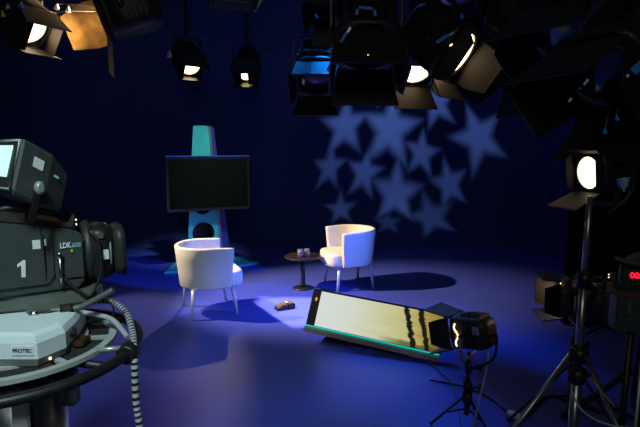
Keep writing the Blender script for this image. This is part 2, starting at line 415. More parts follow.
# ------------------------------------------------------------------ tall screen stand
def screen_stand():
    c = G(207, 264); a = math.radians(24)
    t = thing('screen_stand', 'tall teal tapered tower stand carrying a wide switched-off flat screen', 'screen stand', c, a)
    H = 2.66; t.scale = (.77, .77, .77)
    # front faces -Y. teal front board with round cut-outs
    cu = bpy.data.curves.new('c', 'CURVE'); cu.dimensions = '2D'; cu.fill_mode = 'BOTH'; cu.extrude = .012
    def poly(pts):
        s = cu.splines.new('POLY'); s.points.add(len(pts)-1); s.use_cyclic_u = True
        for p, q in zip(s.points, pts): p.co = (q[0], q[1], 0, 1)
    poly([(-.36, .02), (.30, .02), (.12, H-.02), (.10, H), (-.14, H), (-.16, H-.02)])
    for y, r in ((.62, .21), (1.14, .16), (1.62, .085), (2.05, .012)):
        poly([(-.03+r*math.cos(-2*PI*i/36), y+r*math.sin(-2*PI*i/36)) for i in range(36)])
    ob = bpy.data.objects.new('tmp', cu); COL.objects.link(ob); bpy.context.view_layer.update()
    me = bpy.data.meshes.new_from_object(ob.evaluated_get(bpy.context.evaluated_depsgraph_get())); bpy.data.objects.remove(ob)
    me.transform(T(-.02, 0, 0) @ R(PI/2, 'X')); me.materials.clear(); me.materials.append(M['teal'])
    o = bpy.data.objects.new('front_panel', me); COL.objects.link(o); o.parent = t
    # grey spine and blue right board set behind
    m = MB(); m.prism([(.285, .02), (.335, .02), (.145, H), (.105, H)], .05, T(0, .05, 0) @ R(PI/2, 'X'), .003); m.build('spine', 'greysl', t, label='grey metal spine beside the teal panel')
    m = MB(); m.prism([(.34, .02), (.50, .02), (.22, H-.01), (.15, H-.01)], .04, T(0, .12, 0) @ R(PI/2, 'X'), .004); m.build('side_panel', 'bluepanel', t, label='blue side panel')
    m = MB(); m.prism([(-.34, .02), (.48, .02), (.19, H-.03), (-.13, H-.03)], .02, T(0, .34, 0) @ R(PI/2, 'X'), .003); m.build('back_panel', 'black', t)
    m = MB(); m.prism([(-.85, -.45), (-.45, -.5), (.55, -.5), (.95, -.40), (.55, .45), (-.5, .45)], .035, bevel=.008); m.build('foot_plate', 'teal', t)
    # flat screen
    m = MB(); m.box((0.06, -.14, 1.58), (1.56, .07, 1.02), bevel=.008); s = m.build('screen_housing', 'bezel', t)
    m = MB(); m.box((0.06, -.18, 1.585), (1.46, .006, .92)); m.build('screen_glass', 'screen', s)
    m = MB(); m.box((0.06, -.15, 2.095), (1.56, .07, .012)); m.build('top_edge_strip', 'bluestrip', s, label='blue strip along the top edge')
    m = MB(); m.box((0, -.06, 1.58), (.5, .10, .4), bevel=.01); m.build('bracket', 'black', t)
screen_stand()

# ------------------------------------------------------------------ floor monitor
def floor_monitor():
    zl = .165
    a = P(304, 330, 4.28); b = P(439, 361, 3.84); d = b-a; L = math.hypot(d.x, d.y)/math.cos(math.atan2(a.z-b.z, math.hypot(d.x, d.y))); rz = math.atan2(d.y, d.x)
    t = thing('floor_monitor', 'long glowing screen panel propped at a slant low down, pale picture, dark bars', 'screen', ((a.x+b.x)/2, (a.y+b.y)/2, 0), rz)
    up = T(0, 0, (a.z+b.z)/2-.012)
    tb = up @ R(math.atan2(a.z-b.z, L), 'Y') @ R(-math.radians(25), 'X')   # one end raised, leaning back
    Hh = .365
    m = MB(); m.box((0, .03, Hh/2+.03), (L, .06, Hh), bevel=.006); h = m.build('casing', 'bezel', t, tb)
    x0, x1, z0, z1 = -L/2+.085, L/2-.02, .068, Hh+.012
    q = MB(); vs = [q.bm.verts.new(p) for p in ((x0, -.004, z0), (x1, -.004, z0), (x1, -.004, z1), (x0, -.004, z1))]
    f = q.bm.faces.new(vs)
    for l, uv in zip(f.loops, ((0, 0), (1, 0), (1, 1), (0, 1))): l[q.uv].uv = uv
    r = bmesh.ops.extrude_face_region(q.bm, geom=[f]); bmesh.ops.translate(q.bm, verts=[v for v in r['geom'] if isinstance(v, bmesh.types.BMVert)], vec=(0, -.001, 0))
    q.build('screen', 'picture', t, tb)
    m = MB(); m.prism([(-.03, .0), (0, .0), (0, .06), (-.01, .06), (-.03, .035)], L, T(-L/2, 0, 0) @ R(PI/2, 'Z') @ R(PI/2, 'X'), .003); m.build('bottom_rail', 'greysl', t, tb)
    m = MB(); m.box((0, -.022, .058), (L-.01, .014, .010)); m.build('lit_ledge', 'tealstrip', t, tb, label='bright teal strip along the bottom')  # emission stands in for light falling on the bottom ledge
    m = MB(); m.box((-L/2+.05, -.006, .30), (.016, .008, .03), bevel=.002); m.build('amber_lamp', mat('amber', (.8, .4, .02), .4, emit=(1, .45, .03), es=.6), t, tb)
    m = MB(); m.prism([(-.45, 0), (.34, 0), (.30, .03), (-.40, .06)], .16, T(0, .22, 0) @ R(PI/2, 'X'), .006); m.build('support_wedge', 'black', t)
    for x, hh in ((-L/2+.16, .40), (L/2-.2, .30)):
        m = MB(); m.tube([(x, .20, hh*.75), (x, .38, .012)], .011); m.tube([(x, .34, .012), (x, .10, .012)], .011); m.build('prop', 'black', t)
floor_monitor()

# ------------------------------------------------------------------ fresnel lamps
CUP = {'w': 'cupw', 'b': 'cupb', 'y': 'cupy', 'c': 'cupc'}
def lamp(pos, target, s, label, on=False, doors=(25, 25, 35, 35), hang=True, cups='', top=5.6, gold=False, group='fresnel lamps hanging from the grid', marks=False, power=0, name='fresnel_lamp', dl=(1, 1, 1, 1), roll=0, yk=True, cups_at=(), marks_at=(), vent=False, lensm='lens', ymat='black', badge=False, ym=1.0):
    pos = Vector(pos); d = Vector(target)-pos
    yaw = math.atan2(d.y, d.x); pitch = -math.atan2(d.z, math.hypot(d.x, d.y))
    t = thing(name, label, 'lamp', pos, yaw, group)
    Q = R(pitch, 'Y') @ R(roll, 'X')
    def oct_(w, h, x, c=.28):      # section in the YZ plane, softly cornered
        pts = []
        for i in range(24):
            a = 2*PI*i/24+PI/24; cc, ss = math.cos(a), math.sin(a)
            pts.append(Vector((x, math.copysign(abs(cc)**.55, cc)*w, math.copysign(abs(ss)**.55, ss)*h)))
        return pts
    m = MB(); w = s*.5
    m.loft([oct_(w*k, w*k2, x*s) for x, k, k2 in ((-.72, .45, .5), (-.70, .62, .68), (-.62, .78, .86), (-.45, .86, .98), (.0, .88, 1), (.22, .92, 1.0), (.24, 1.0, 1.04), (.36, 1.0, 1.04))])
    for i in range(7):                      # cooling fins over the crown
        x = (-.52+i*.10)*s; m.box((x, 0, w*.98), (s*.02, s*.62, s*.10), bevel=s*.004)
    for sy in (-1, 1):
        for i in range(5): m.box((-.40*s+i*.09*s, sy*w*.90, -.05*s), (s*.035, s*.05, s*.5), bevel=s*.004)
    h = m.build('housing', 'lampblk', t, Q)
    m = MB(); m.lathe([(.44*s, .36*s), (.46*s, .37*s), (.46*s, .42*s), (.41*s, .42*s), (.40*s, .37*s)], R(PI/2, 'Y'), cap=False); m.build('lens_ring', 'black', t, Q)
    m = MB(); m.lathe([(.405*s, .372*s), (.38*s, .385*s), (.30*s, .405*s), (.2*s, .418*s), (.1*s, .425*s), (.001, .427*s)], R(PI/2, 'Y')); m.build('lens', lensm if on else 'lensoff', t, Q)
    # barn doors
    e = .47*s; x0 = .44*s
    m = MB()
    for y0, z0, dy, dz in ((0, e, 2*e+.03*s, .03*s), (0, -e, 2*e+.03*s, .03*s), (e, 0, .03*s, 2*e), (-e, 0, .03*s, 2*e)): m.box((x0, y0, z0), (.03*s, dy, dz))
    fr = m.build('door_frame', 'black', t, Q)
    for k, (ang, ax) in enumerate(zip(doors, ('top', 'bottom', 'left', 'right'))):
        ln = s*(.62 if k < 2 else .55)*dl[k]; wd = e*.98; we = e*(1.15 if k < 2 else .72)
        pts = [(0, -wd), (ln*.35, -wd*1.0), (ln, -we), (ln, we), (ln*.35, wd), (0, wd)]
        m = MB(); m.prism(pts, .006+.008*s, T(0, 0, 0), bevel=.0015)
        m.tube([(0, -wd, .003), (0, wd, .003)], .012*s+.002, 8)
        turn = {'top': 0, 'bottom': PI, 'left': PI/2, 'right': -PI/2}[ax]
        mm = Q @ T(x0, 0, 0) @ R(-turn if ax in ('left', 'right') else turn, 'X') @ T(0, 0, e) @ R(-math.radians(ang), 'Y')
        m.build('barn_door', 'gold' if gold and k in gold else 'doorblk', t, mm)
    sg = 1 if hang else -1
    ya = w*1.10; yh = .80*s
    if yk:
        m = MB()
        pts = [(0, -ya, 0), (0, -ya, sg*yh*.8), (0, -ya*.85, sg*yh), (0, 0, sg*yh*1.02), (0, ya*.85, sg*yh), (0, ya, sg*yh*.8), (0, ya, 0)]
        rings = []
        for i, p in enumerate(pts):
            p = Vector(p); tn = (Vector(pts[min(i+1, 6)])-Vector(pts[max(i-1, 0)])).normalized(); nr = Vector((1, 0, 0)).cross(tn)
            rings.append([p+Vector((.04*s, 0, 0))+nr*.008, p+Vector((-.04*s, 0, 0))+nr*.008, p+Vector((-.04*s, 0, 0))-nr*.008, p+Vector((.04*s, 0, 0))-nr*.008])
        m.loft(rings, smooth=False); m.build('yoke', ymat, t)
        for sy in (-1, 1):
            m = MB(); m.lathe([(.05*s, 0), (.06*s, .012), (.05*s, .03), (.02*s, .04)], T(0, sy*(ya-.01), 0) @ R(-sy*PI/2, 'X'), n=12); m.build('tilt_knob', 'black', t)
    if hang:
        m = MB(); z = yh
        m.lathe([(.05*s, z), (.05*s, z+.12*s), (.018, z+.12*s), (.018, z+.3*s), (.09*s, z+.3*s), (.09*s, z+.42*s), (.016, z+.42*s), (.016, top-pos.z)], n=12); m.build('hanger', 'black', t)
        # the folding cross-arms above the lamp
        if s < .5:
            m = MB(); zz = z+.45*s; n_ = max(2, int((top-pos.z-zz)/.16)); st = (top-pos.z-zz)/n_
            for i in range(n_):
                for q in (-1, 1): m.tube([(.02, -q*.11, zz+i*st), (.02, q*.11, zz+(i+1)*st)], .007, 6)
            m.build('folding_arms', 'black', t)
    for i, ch in enumerate(cups):
        k = MB(); cs = .16*s if s > .3 else .045
        k.lathe([(cs*.18, 0), (cs*.22, -cs*.5), (cs*.5, -cs*.7), (cs*.78, -cs*1.7), (cs*.86, -cs*1.75), (cs*.70, -cs*1.7), (cs*.4, -cs*.9)], n=16, cap=False)
        y = (i-(len(cups)-1)/2)*.30*s
        k.build('control_cup', CUP[ch], t, T(-.1*s+.06*s*i, -w*1.25 if i % 2 == 0 else w*1.25, .30*s-.10*s*i), label={'w': 'white', 'b': 'blue', 'y': 'yellow', 'c': 'pale blue'}[ch]+' bell-shaped control cup')
    inv = R(-yaw, 'Z').to_3x3()
    for px, py, dd, ch in cups_at:
        p = inv @ (P(px, py, dd)-pos); cs = .020*dd/3.5 if ch != 'C' else .030; cn = ch.lower()
        k = MB(); k.lathe([(cs*.25, cs*1.2), (cs*.3, cs*.6), (cs*.55, cs*.4), (cs*.85, -cs*.9), (cs*.95, -cs), (cs*.78, -cs), (cs*.45, cs*.3)] if ch != 'C' else [(cs*.12, -cs*1.1), (cs*.2, -cs*.6), (cs*.55, -cs*.5), (cs*.9, cs*.7), (cs, cs*.75), (cs*.85, cs*.7), (cs*.45, -cs*.4)], n=16, cap=False)
        cu_ = k.build('control_cup', CUP[cn], t, T(*p) @ R(random.uniform(-.3, .3), 'X') @ R(random.uniform(-.2, .2), 'Y'), label={'w': 'white', 'b': 'blue', 'y': 'yellow', 'c': 'pale blue'}[cn]+' bell-shaped control cup')
        k = MB(); k.tube([p+Vector((0, 0, cs*.9 if ch != 'C' else -cs)), p*.75+Vector((0, 0, cs)), p*.35], .004, 6); k.build('cup_rod', 'black', t)
    for px, py, dd, wd_, ht_, rot, mt_ in marks_at:
        p = inv @ (P(px, py, dd)-pos); k = MB(); k.box((0, 0, 0), (wd_, .006, ht_))
        k.build('print_and_glow_mark', mt_, t, T(*p) @ R(-yaw, 'Z') @ R(rot, 'Y'))  # slit marks glow in place of hot light glimpsed in the lamp
    if vent:
        k = MB(); st_ = []
        for i in range(15):
            f = i/14; x = (.17+.05*math.sin(f*9))*s; z = (.34-.68*f)*s
            st_.append((x, -w*1.03, z))
        k.tube(st_, .012*s+.002, 6); k.build('glowing_vent', 'slit', t, Q if math.cos(yaw) > 0 else Q @ Matrix.Scale(-1, 4, (0, 1, 0)), label='glowing light leak at the lamp mouth')
    if badge:
        k = MB(); k.box((-.44*s, w*.93 if math.cos(yaw) < 0 else -w*.93, .16*s), (.22*s, .02*s, .24*s), bevel=.002); k.build('rating_plate', 'softwhite', t, Q, label='pale rating plate')
    if marks:
        for (bx, bw, mt_) in ((-.35, .12, 'bluemark'), (.10, .08, 'tealmark')):
            q = MB(); q.box((bx*s, -w*.93, .22*s), (bw*s, .012*s, .045*s)); q.build('brand_plate', mt_, t, Q)
    # supply cable
    m = MB(); m.tube(spline([(-.68*s, 0, 0), (-.85*s, .05*s, .1*s), (-.8*s, .08*s, .6*s*sg), (-.25*s, .05*s, 1.05*s*sg)]), .008); m.build('cable', 'cabblk', t, None)
    if power:
        l = bpy.data.lights.new('lamp_light', 'SPOT'); l.energy = power; l.color = (1, .68, .38); l.spot_size = math.radians(120); l.spot_blend = .6; l.shadow_soft_size = .08
        o = bpy.data.objects.new('lamp_light', l); COL.objects.link(o); o.parent = t
        o.matrix_local = Q @ T(.46*s, 0, 0) @ R(-PI/2, 'Y')
    return t

def pipe(a, b, label, r=.03):
    m = MB(); m.tube([a, b], r, 12); o = m.build('grid_pipe', 'black'); tag(o, label, 'pipe', 'overhead grid pipes'); return o

# two lit lamps over the tall screen
lamp(LAMP_C, (.6, 4.2, .2), .42, 'lit black fresnel hanging above the tall screen, left of the two with bent bright opening', True, (-30, -12, -36, -6), cups='w', power=6, top=5.1)
lamp(LAMP_D, (-1.2, 4.6, .4), .42, 'lit black fresnel hanging right of its twin above the tall screen, square bright opening', True, (-28, -12, -40, -40), cups='', power=0, top=5.1)
pipe((-7.0, 8.0, 5.2), (4.0, 8.0, 5.2), 'long black pipe across the studio above the two small lit lamps')
# upper-left cluster, close
lamp(P(20, 18, 3.6), P(74, 70, 3.4), .32, 'lit black fresnel at top left corner, mouth tilted down with white-hot opening', True, (-10, -12, -10, -18), cups='', power=1, top=4.2, cups_at=((8, 7, 3.4, 'w'), (15, 10, 3.4, 'b'), (21, 5, 3.3, 'b'), (3, 14, 3.3, 'y')))
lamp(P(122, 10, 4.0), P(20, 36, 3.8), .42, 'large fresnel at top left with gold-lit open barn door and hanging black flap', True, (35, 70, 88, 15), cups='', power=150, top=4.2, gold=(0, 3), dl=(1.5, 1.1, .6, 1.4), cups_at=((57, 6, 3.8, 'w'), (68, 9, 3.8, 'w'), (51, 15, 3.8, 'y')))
pipe((-7.0, 3.6, 4.25), (4.2, 3.6, 4.25), 'long black pipe across the studio above the near row of lamps')

# pale frame of a soft light between them at the top edge
def soft_light():
    c = P(235, -8, 4.6)
    t = thing('soft_light', 'pale-edged soft light at the top edge between the two small lit lamps', 'lamp', c, .1)
    m = MB(); m.prism([(-.30, .16), (-.24, -.16), (.20, -.19), (.30, .16)], .22, R(PI/2, 'X') , .02, .8); m.build('housing', 'lampblk', t)
    m = MB(); pts = [(-.28, -.01, .08), (-.23, -.01, -.13), (.19, -.01, -.17), (.29, -.01, .0), (.27, -.01, .16)]
    m.tube(pts, .016, 8); m.tube([(-.24, -.02, -.02), (0, -.02, -.05), (.22, -.02, -.09)], .012, 6); m.build('rim', 'softwhite', t, T(0, -.0, 0), label='pale metal rim')
    m = MB(); m.tube([(0, -.1, .14), (0, -.1, 4.2-c.z)], .016); m.build('hanger', 'black', t)
soft_light()
def clip(px, py, d, label, r=.045):
    c = P(px, py, d)
    t = thing('pull_loop', label, 'wire loop', c, random.uniform(-.3, .3), 'wire loops hanging under the grid')
    m = MB(); m.tube([(-r, 0, r*.7), (r, 0, r*.7), (r*.45, 0, -r*.6), (-r*.45, 0, -r*.6)], .006, 6, closed=True); m.build('wire_loop', 'softwhite', t)
    m = MB(); m.tube([(0, 0, r*.7), (0, 0, 5.2-c.z)], .002, 5); m.build('cord', 'cabblk', t)
for px, py, lab in ((202, 38, 'small pale wire loop hanging right above the left small lit lamp'), (266, 54, 'small pale wire loop hanging beside the right small lit lamp'), (298, 32, 'small pale wire loop hanging at the left of the dark lamp cluster'), (325, 33, 'small bluish wire loop hanging within the dark lamp cluster')):
    clip(px, py, 7.6, lab)

# dark cluster, centre right
lamp(P(316, 70, 5.2), P(312, 200, 3.9), .44, 'unlit black fresnel hanging low at left end of the dark cluster, cyan glint on door', False, (5, 10, 15, 15), top=4.2, cups='')
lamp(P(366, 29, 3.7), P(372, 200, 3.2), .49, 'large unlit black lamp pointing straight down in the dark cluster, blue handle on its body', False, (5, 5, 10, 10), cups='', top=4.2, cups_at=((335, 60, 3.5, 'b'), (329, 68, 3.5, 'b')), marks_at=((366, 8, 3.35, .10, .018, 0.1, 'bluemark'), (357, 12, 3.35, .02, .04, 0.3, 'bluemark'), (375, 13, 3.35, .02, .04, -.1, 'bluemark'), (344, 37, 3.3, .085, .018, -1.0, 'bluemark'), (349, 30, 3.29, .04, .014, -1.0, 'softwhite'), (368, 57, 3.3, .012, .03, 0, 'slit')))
lamp(P(412, 58, 4.9), P(443, 114, 4.3), .44, 'dark fresnel above the stars with white cup and thin hot slit at its mouth', True, (-5, 20, -10, -5), cups='', top=4.2, power=2, cups_at=((408, 47, 4.0, 'w'), (425, 66, 4.0, 'b'), (432, 60, 4.0, 'b')))
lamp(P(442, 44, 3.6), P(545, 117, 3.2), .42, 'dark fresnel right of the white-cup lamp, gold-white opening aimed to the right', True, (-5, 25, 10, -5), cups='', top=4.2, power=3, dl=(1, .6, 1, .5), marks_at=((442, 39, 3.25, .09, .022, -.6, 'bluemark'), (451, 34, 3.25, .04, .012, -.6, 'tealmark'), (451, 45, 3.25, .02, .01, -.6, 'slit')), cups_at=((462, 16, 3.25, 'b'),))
lamp(P(510, 30, 4.6), P(440, 150, 4.7), .66, 'unlit big black lamp at the top between the gold-mouthed lamp and the nearest lamp', False, (15, 20, 15, 15), top=4.2, marks=True)
lamp(P(575, 8, 2.9), P(525, 120, 2.7), .46, 'unlit big black lamp at the top, left of and behind the nearest lamp', False, (15, 20, 30, 15), top=4.2)
lamp(P(335, -14, 4.7), P(330, 90, 4.3), .46, 'unlit black lamp cut by the top edge over the dark cluster', False, (15, 20, 15, 15), top=4.2)
lamp(P(458, -16, 4.2), P(430, 60, 3.8), .46, 'black lamp cut by the top edge with small warm glow above the gold-mouthed lamp', False, (15, 20, 15, 15), top=4.2)
# nearest lamp, top right
NL = P(622, 52, 2.1)
lamp(NL, P(530, 170, 1.95), .36, 'nearest big black lamp at top right slanting down left with blue cups and markings', False, (12, 12, 18, 18), cups='', top=4.2, dl=(1.3, 1.3, 1.3, 1.3), cups_at=((627, 97, 1.8, 'c'), (617, 118, 1.8, 'b'), (605, 131, 1.8, 'b')), marks_at=((586, 82, 1.78, .024, .009, -.95, 'tealmark'), (580, 88.5, 1.78, .005, .005, -.9, 'softwhite'), (570, 100, 1.78, .016, .009, -.95, 'tealmark'), (625, 78, 1.78, .034, .009, -.75, 'inkw'), (637, 68, 1.78, .045, .03, -.75, 'bluemark')))

# ------------------------------------------------------------------ right side stands
def tripod_stand(base, height, label, spread=.45, r=.017, name='light_stand', tilt=(0, 0), hub=.42, mt='alu', rot=0, legs=3):
    t = thing(name, label, 'stand', (base.x, base.y, 0), rot, 'lighting stands')
    top = Vector((tilt[0], tilt[1], height)); foot = Vector((0, 0, .08))
    dirv = (top-foot).normalized()
    def at(k): return foot+(top-foot)*k
    for i, (k0, k1, rr) in enumerate(((0, .45, r*1.25), (.42, .75, r), (.72, 1, r*.75))):
        m = MB(); m.tube([at(k0), at(k1)], rr, 12); p = m.build('column', mt, t)
        if i < 2:
            m = MB(); m.tube([at(k1)-dirv*.03, at(k1)+dirv*.03], rr*1.7, 12); m.build('collar', 'black', t)
            m = MB(); a = at(k1); m.tube([a, a+Vector((.06, -.02, 0))], .008, 8); m.lathe([(.02, 0), (.024, .008), (.02, .016)], T(*(a+Vector((.06, -.02, 0)))) @ R(PI/2, 'Y'), n=8); m.build('knob', 'black', t)
    h = hub; hp = foot+(top-foot)*(h/height)
    m = MB(); m.lathe([(r*1.3, -.03), (r*2.3, -.03), (r*2.3, .03), (r*1.3, .03)], T(*hp), n=12, cap=False); m.build('spreader', 'black', t)
    for k in range(legs):
        a = 2*PI*k/legs-PI/2+.5; e = Vector((math.cos(a)*spread, math.sin(a)*spread, .012)); d = Vector((math.cos(a), math.sin(a), 0))
        m = MB(); m.tube([hp+d*r*2, e], r*.6, 8); lg = m.build('leg', mt, t)
        m = MB(); m.tube([e+(hp-e)*.04, e], r*.95, 8); m.build('foot_cap', 'rubber', lg)
        m = MB(); m.tube([hp*.35+foot*.65, e*.55+hp*.45], r*.45, 6); m.build('brace', mt, t)
    return t
sb = G(468, 427+20); sb = P(470, 331, 2.9); SZ = sb.z; sb.z = 0
tripod_stand(sb, SZ-.13, 'short dark stand holding the small lamp behind the glowing panel', .22, .013, mt='black', hub=.13)
lamp(P(470, 331, 2.9), P(395, 324, 3.3), .20, 'small lit lamp on the short stand, gold glow at its mouth, beside the glowing panel', True, (15, 15, 12, 12), hang=False, group='fresnel lamps on stands', power=3, gold=(), dl=(1.3, 1.3, 1.1, 1.1), vent=True, ymat='softwhite', badge=True)

tb_ = P(590, 196, 2.0); ss = tb_.copy(); ss.z = 0
tripod_stand(ss, tb_.z, 'tall metal light stand at right with splayed legs and hub low down', .55, .017, hub=.78)
lamp(P(602, 171, 2.1), P(480, 187, 2.0), .175, 'lamp on top of the tall right stand, hot round lens seen from the side', True, (35, 22, 5, 25), hang=False, group='fresnel lamps on stands', power=0, cups='', dl=(.3, 1.3, .3, .3), lensm='lens_soft', cups_at=((623, 184, 2.0, 'C'),))
sb2 = P(578, 296, 2.9); SZ2 = sb2.z; sb2.z = 0
tripod_stand(sb2, SZ2-.15, 'black stand behind the tall right stand, carrying the low lamp with golden slit', .38, .014, mt='black', hub=.34)
lamp(P(578, 296, 2.9), P(480, 294, 3.0), .22, 'low black lamp behind the tall right stand, thin golden slit at its mouth', True, (8, 8, 0, 0), hang=False, group='fresnel lamps on stands', power=.5, vent=True, name='fresnel_lamp')

# ------------------------------------------------------------------ television camera
def tv_camera(pos, yaw, label, vf_yaw, vf_pitch, lit=True, face=None, vfoff=(-.13, -.02, .205)):
    """origin at the underside of the body, +X is where the lens looks, -Y the side towards the viewer"""
    t = thing('television_camera', label, 'camera', pos, yaw, 'television cameras')
    # body profile in XZ
    prof = [(-.27, 0), (.20, 0), (.235, .03), (.235, .19), (.19, .215), (-.17, .262), (-.25, .25), (-.28, .10)]
    m = MB(); m.prism(prof, .24, T(0, .12, 0) @ R(PI/2, 'X'), .012); b = m.build('body', 'camgrey', t)
    m = MB(); m.prism([(-.155, .035), (.06, .035), (.09, .06), (.09, .19), (-.10, .225), (-.13, .19)], .012, T(0, -.119, 0) @ R(PI/2, 'X'), .004); m.build('side_cover', 'camgrey', b)
    m = MB(); m.prism([(.10, .045), (.225, .045), (.225, .185), (.11, .200)], .010, T(0, -.119, 0) @ R(PI/2, 'X'), .004); m.build('front_cover', 'camgrey', b)
    m = MB()
    for i in range(9): m.box((-.235+.0065*i, -.122, .06+.018*i), (.018, .01, .010), rot=R(-.4, 'Y').to_3x3(), bevel=.002)
    m.build('button_strip', 'camedge', b)
    m = MB(); m.box((-.215, -.1215, .17), (.05, .008, .10), bevel=.003)
    for i in range(4):
        for j in range(3): m.box((-.232+.016*j, -.127, .135+.022*i), (.009, .006, .012), bevel=.001)
    m.build('connector_panel', 'plate', b)
    # top carrying tray and handle
    m = MB(); m.prism([(-.16, .262), (.19, .218), (.205, .262), (.19, .268), (.17, .236), (-.14, .280)], .20, T(0, .10, 0) @ R(PI/2, 'X'), .004); m.build('top_tray', 'camdark', t)
    m = MB(); m.tube(spline([(-.14, -.06, .27), (-.10, -.08, .30), (.08, -.08, .285), (.16, -.06, .24)]), .008); m.build('handle', 'camdark', t)
    for x, z, w_ in ((.02, .178, .034), (.058, .182, .010)):
        m = MB(); m.box((x, -.134, z), (w_, .003, .030 if w_ > .02 else .022)); m.build('label', 'paper', t)
    FR = T(0, -.1335, 0) @ R(PI/2, 'X')
    m = MB(); m.prism([(-.006, -.028), (.012, -.028), (.012, .030), (.002, .030), (-.022, .016), (-.022, .006), (-.006, .013)], .0015, FR @ T(-.045, .10, 0) @ R(-.08, 'Z')); m.build('number_one', 'inkw', t, label='white number 1')
    if lit:
        text('lettering', 'LDK', .026, 'inkw', t, FR @ T(.145, .165, 0), .001, .0008)
        text('lettering', '6000', .022, 'tealmark', t, FR @ T(.195, .163, 0), .001)
        m = MB(); m.lathe([(.006, 0), (.006, .002)], FR @ T(.172, .145, 0), n=12); m.build('dot', 'green', t)
    # lever, screw eyes
    m = MB(); m.tube([(.115, -.145, .135), (.115, -.15, .06), (.112, -.14, .02)], .007); m.lathe([(.012, 0), (.014, .008), (.008, .014)], T(.115, -.14, .135) @ R(PI/2, 'X'), n=12); m.build('lever', 'chrome', t)
    # lens
    X = T(.23, 0, .115) @ R(PI/2, 'Y')
    m = MB(); m.lathe([(.105, 0), (.115, .015), (.118, .04), (.10, .06)], X); m.build('lens_mount', 'camdark', t)
    def rr(w, h, x):
        x = .23+(x-.23)*.50
        return [Vector((x, math.copysign(abs(math.cos(2*PI*i/28))**.5, math.cos(2*PI*i/28))*w, .115+math.copysign(abs(math.sin(2*PI*i/28))**.5, math.sin(2*PI*i/28))*h)) for i in range(28)]
    m = MB(); m.loft([rr(w_, h, x) for x, w_, h in ((.28, .085, .085), (.30, .105, .10), (.42, .11, .105), (.50, .10, .10), (.54, .085, .09))]); ln = m.build('lens_body', 'black', t)
    m = MB(); m.loft([rr(w_, h, x) for x, w_, h in ((.53, .085, .08), (.56, .105, .09), (.64, .12, .098), (.64, .112, .09), (.57, .095, .08))], cap=False); m.build('lens_hood', 'camdark', t)
    m = MB(); m.lathe([(.075, 0), (.05, .018), (.001, .026)], T(.388, 0, .115) @ R(PI/2, 'Y')); m.build('front_glass', 'lensoff', t)
    m = MB(); m.tube([(.362, .104*math.sin(a)*-1, .115+.098*math.cos(a)) for a in [i*2*PI/28 for i in range(28)]], .006, 6, closed=True); m.build('focus_ring', 'camedge', ln)
    m = MB(); m.box((.305, -.113, .185), (.045, .006, .018)); m.build('lens_plate', 'plate', ln)
    m = MB(); m.box((.335, -.114, .115), (.028, .006, .035)); m.build('lens_label', 'paper', ln)
    m = MB(); m.tube(spline([(.27, -.12, .20), (.30, -.135, .16), (.30, -.14, .06), (.24, -.15, -.02), (.18, -.15, .01), (.13, -.14, .05)]), .006); m.build('lens_cable', 'cabblk', t)
    m = MB(); m.tube([(.262, -.115, .21), (.30, -.125, .17)], .005); m.build('lens_lever', 'chrome', t)
    m = MB(); m.tube(spline([(-.02, -.08, .29), (.04, -.135, .22), (.05, -.138, .12), (.05, -.13, .05)]), .003); m.build('side_cord', 'cabblk', t)
    for z in (.248, .232):
        m = MB(); m.lathe([(.004, 0), (.003, .006)], T(.205, -.10, z) @ R(PI/2, 'X'), n=8); m.build('stud', 'pin', t)
    # viewfinder on its arm
    vo = Vector(vfoff)
    if face is not None:
        q = R(-yaw, 'Z').to_3x3() @ (face-Vector(pos)); vo = Vector((q.x/.67, q.y/.9, q.z/.98))
    m = MB(); m.box((vo.x+.12, -.09, .255), (.05, .03, .16), bevel=.006); m.build('viewfinder_arm', 'black', t)
    V = T(*vo) @ R(vf_yaw, 'Z') @ R(vf_pitch, 'Y')
    def sq(x, w_, h0, h1): return [(x, w_*sx, hz) for sx, hz in ((-1, h0), (-.93, h0-.012), (.93, h0-.012), (1, h0), (1, h1), (.93, h1+.012), (-.93, h1+.012), (-1, h1))]
    m = MB(); m.loft([sq(0, .115, .02, .165), sq(.012, .122, .012, .172), sq(.14, .122, .012, .172), sq(.24, .09, .03, .14)], smooth=False); v = m.build('viewfinder', 'camgrey', t, V)
    q = [(-.006, -.115, .012), (-.006, .115, .012), (-.006, .115, .172), (-.006, -.115, .172)]
    m = MB(); m.tube(q, .006, 6, closed=True); m.build('bezel_trim', 'camedge', v, V)
    m = MB(); m.box((-.002, 0, .092), (.01, .222, .150), bevel=.003); m.build('bezel', 'camdark', v, V)
    m = MB(); m.box((-.008, .015, .103), (.006, .155, .105), bevel=.002); m.build('picture_tube', 'vf' if lit else 'screen', v, V)
    m = MB(); m.box((.085, -.124, .13), (.045, .004, .034)); m.build('label', 'paper', v, V)
    m = MB(); m.box((.17, -.112, .12), (.04, .004, .008)); m.build('marking', 'tealmark', v, V)
    m = MB(); m.lathe([(.018, 0), (.022, .01), (.022, .03), (.012, .036)], T(.10, -.125, .055) @ R(PI/2, 'X'), n=12); m.build('knob', 'camedge', v, V)
    m = MB(); m.box((.10, -.135, .0), (.03, .016, .13), bevel=.003); m.build('side_bracket', 'black', v, V)
    return t
CA = math.radians(22)
c0 = P(34, 288, 1.69)
tv_camera(c0, math.radians(33), 'grey television camera marked 1 at the left edge with glowing viewfinder', math.radians(22), math.radians(22), face=P(-1, 192, 1.50)).scale = (.67, .9, .98)

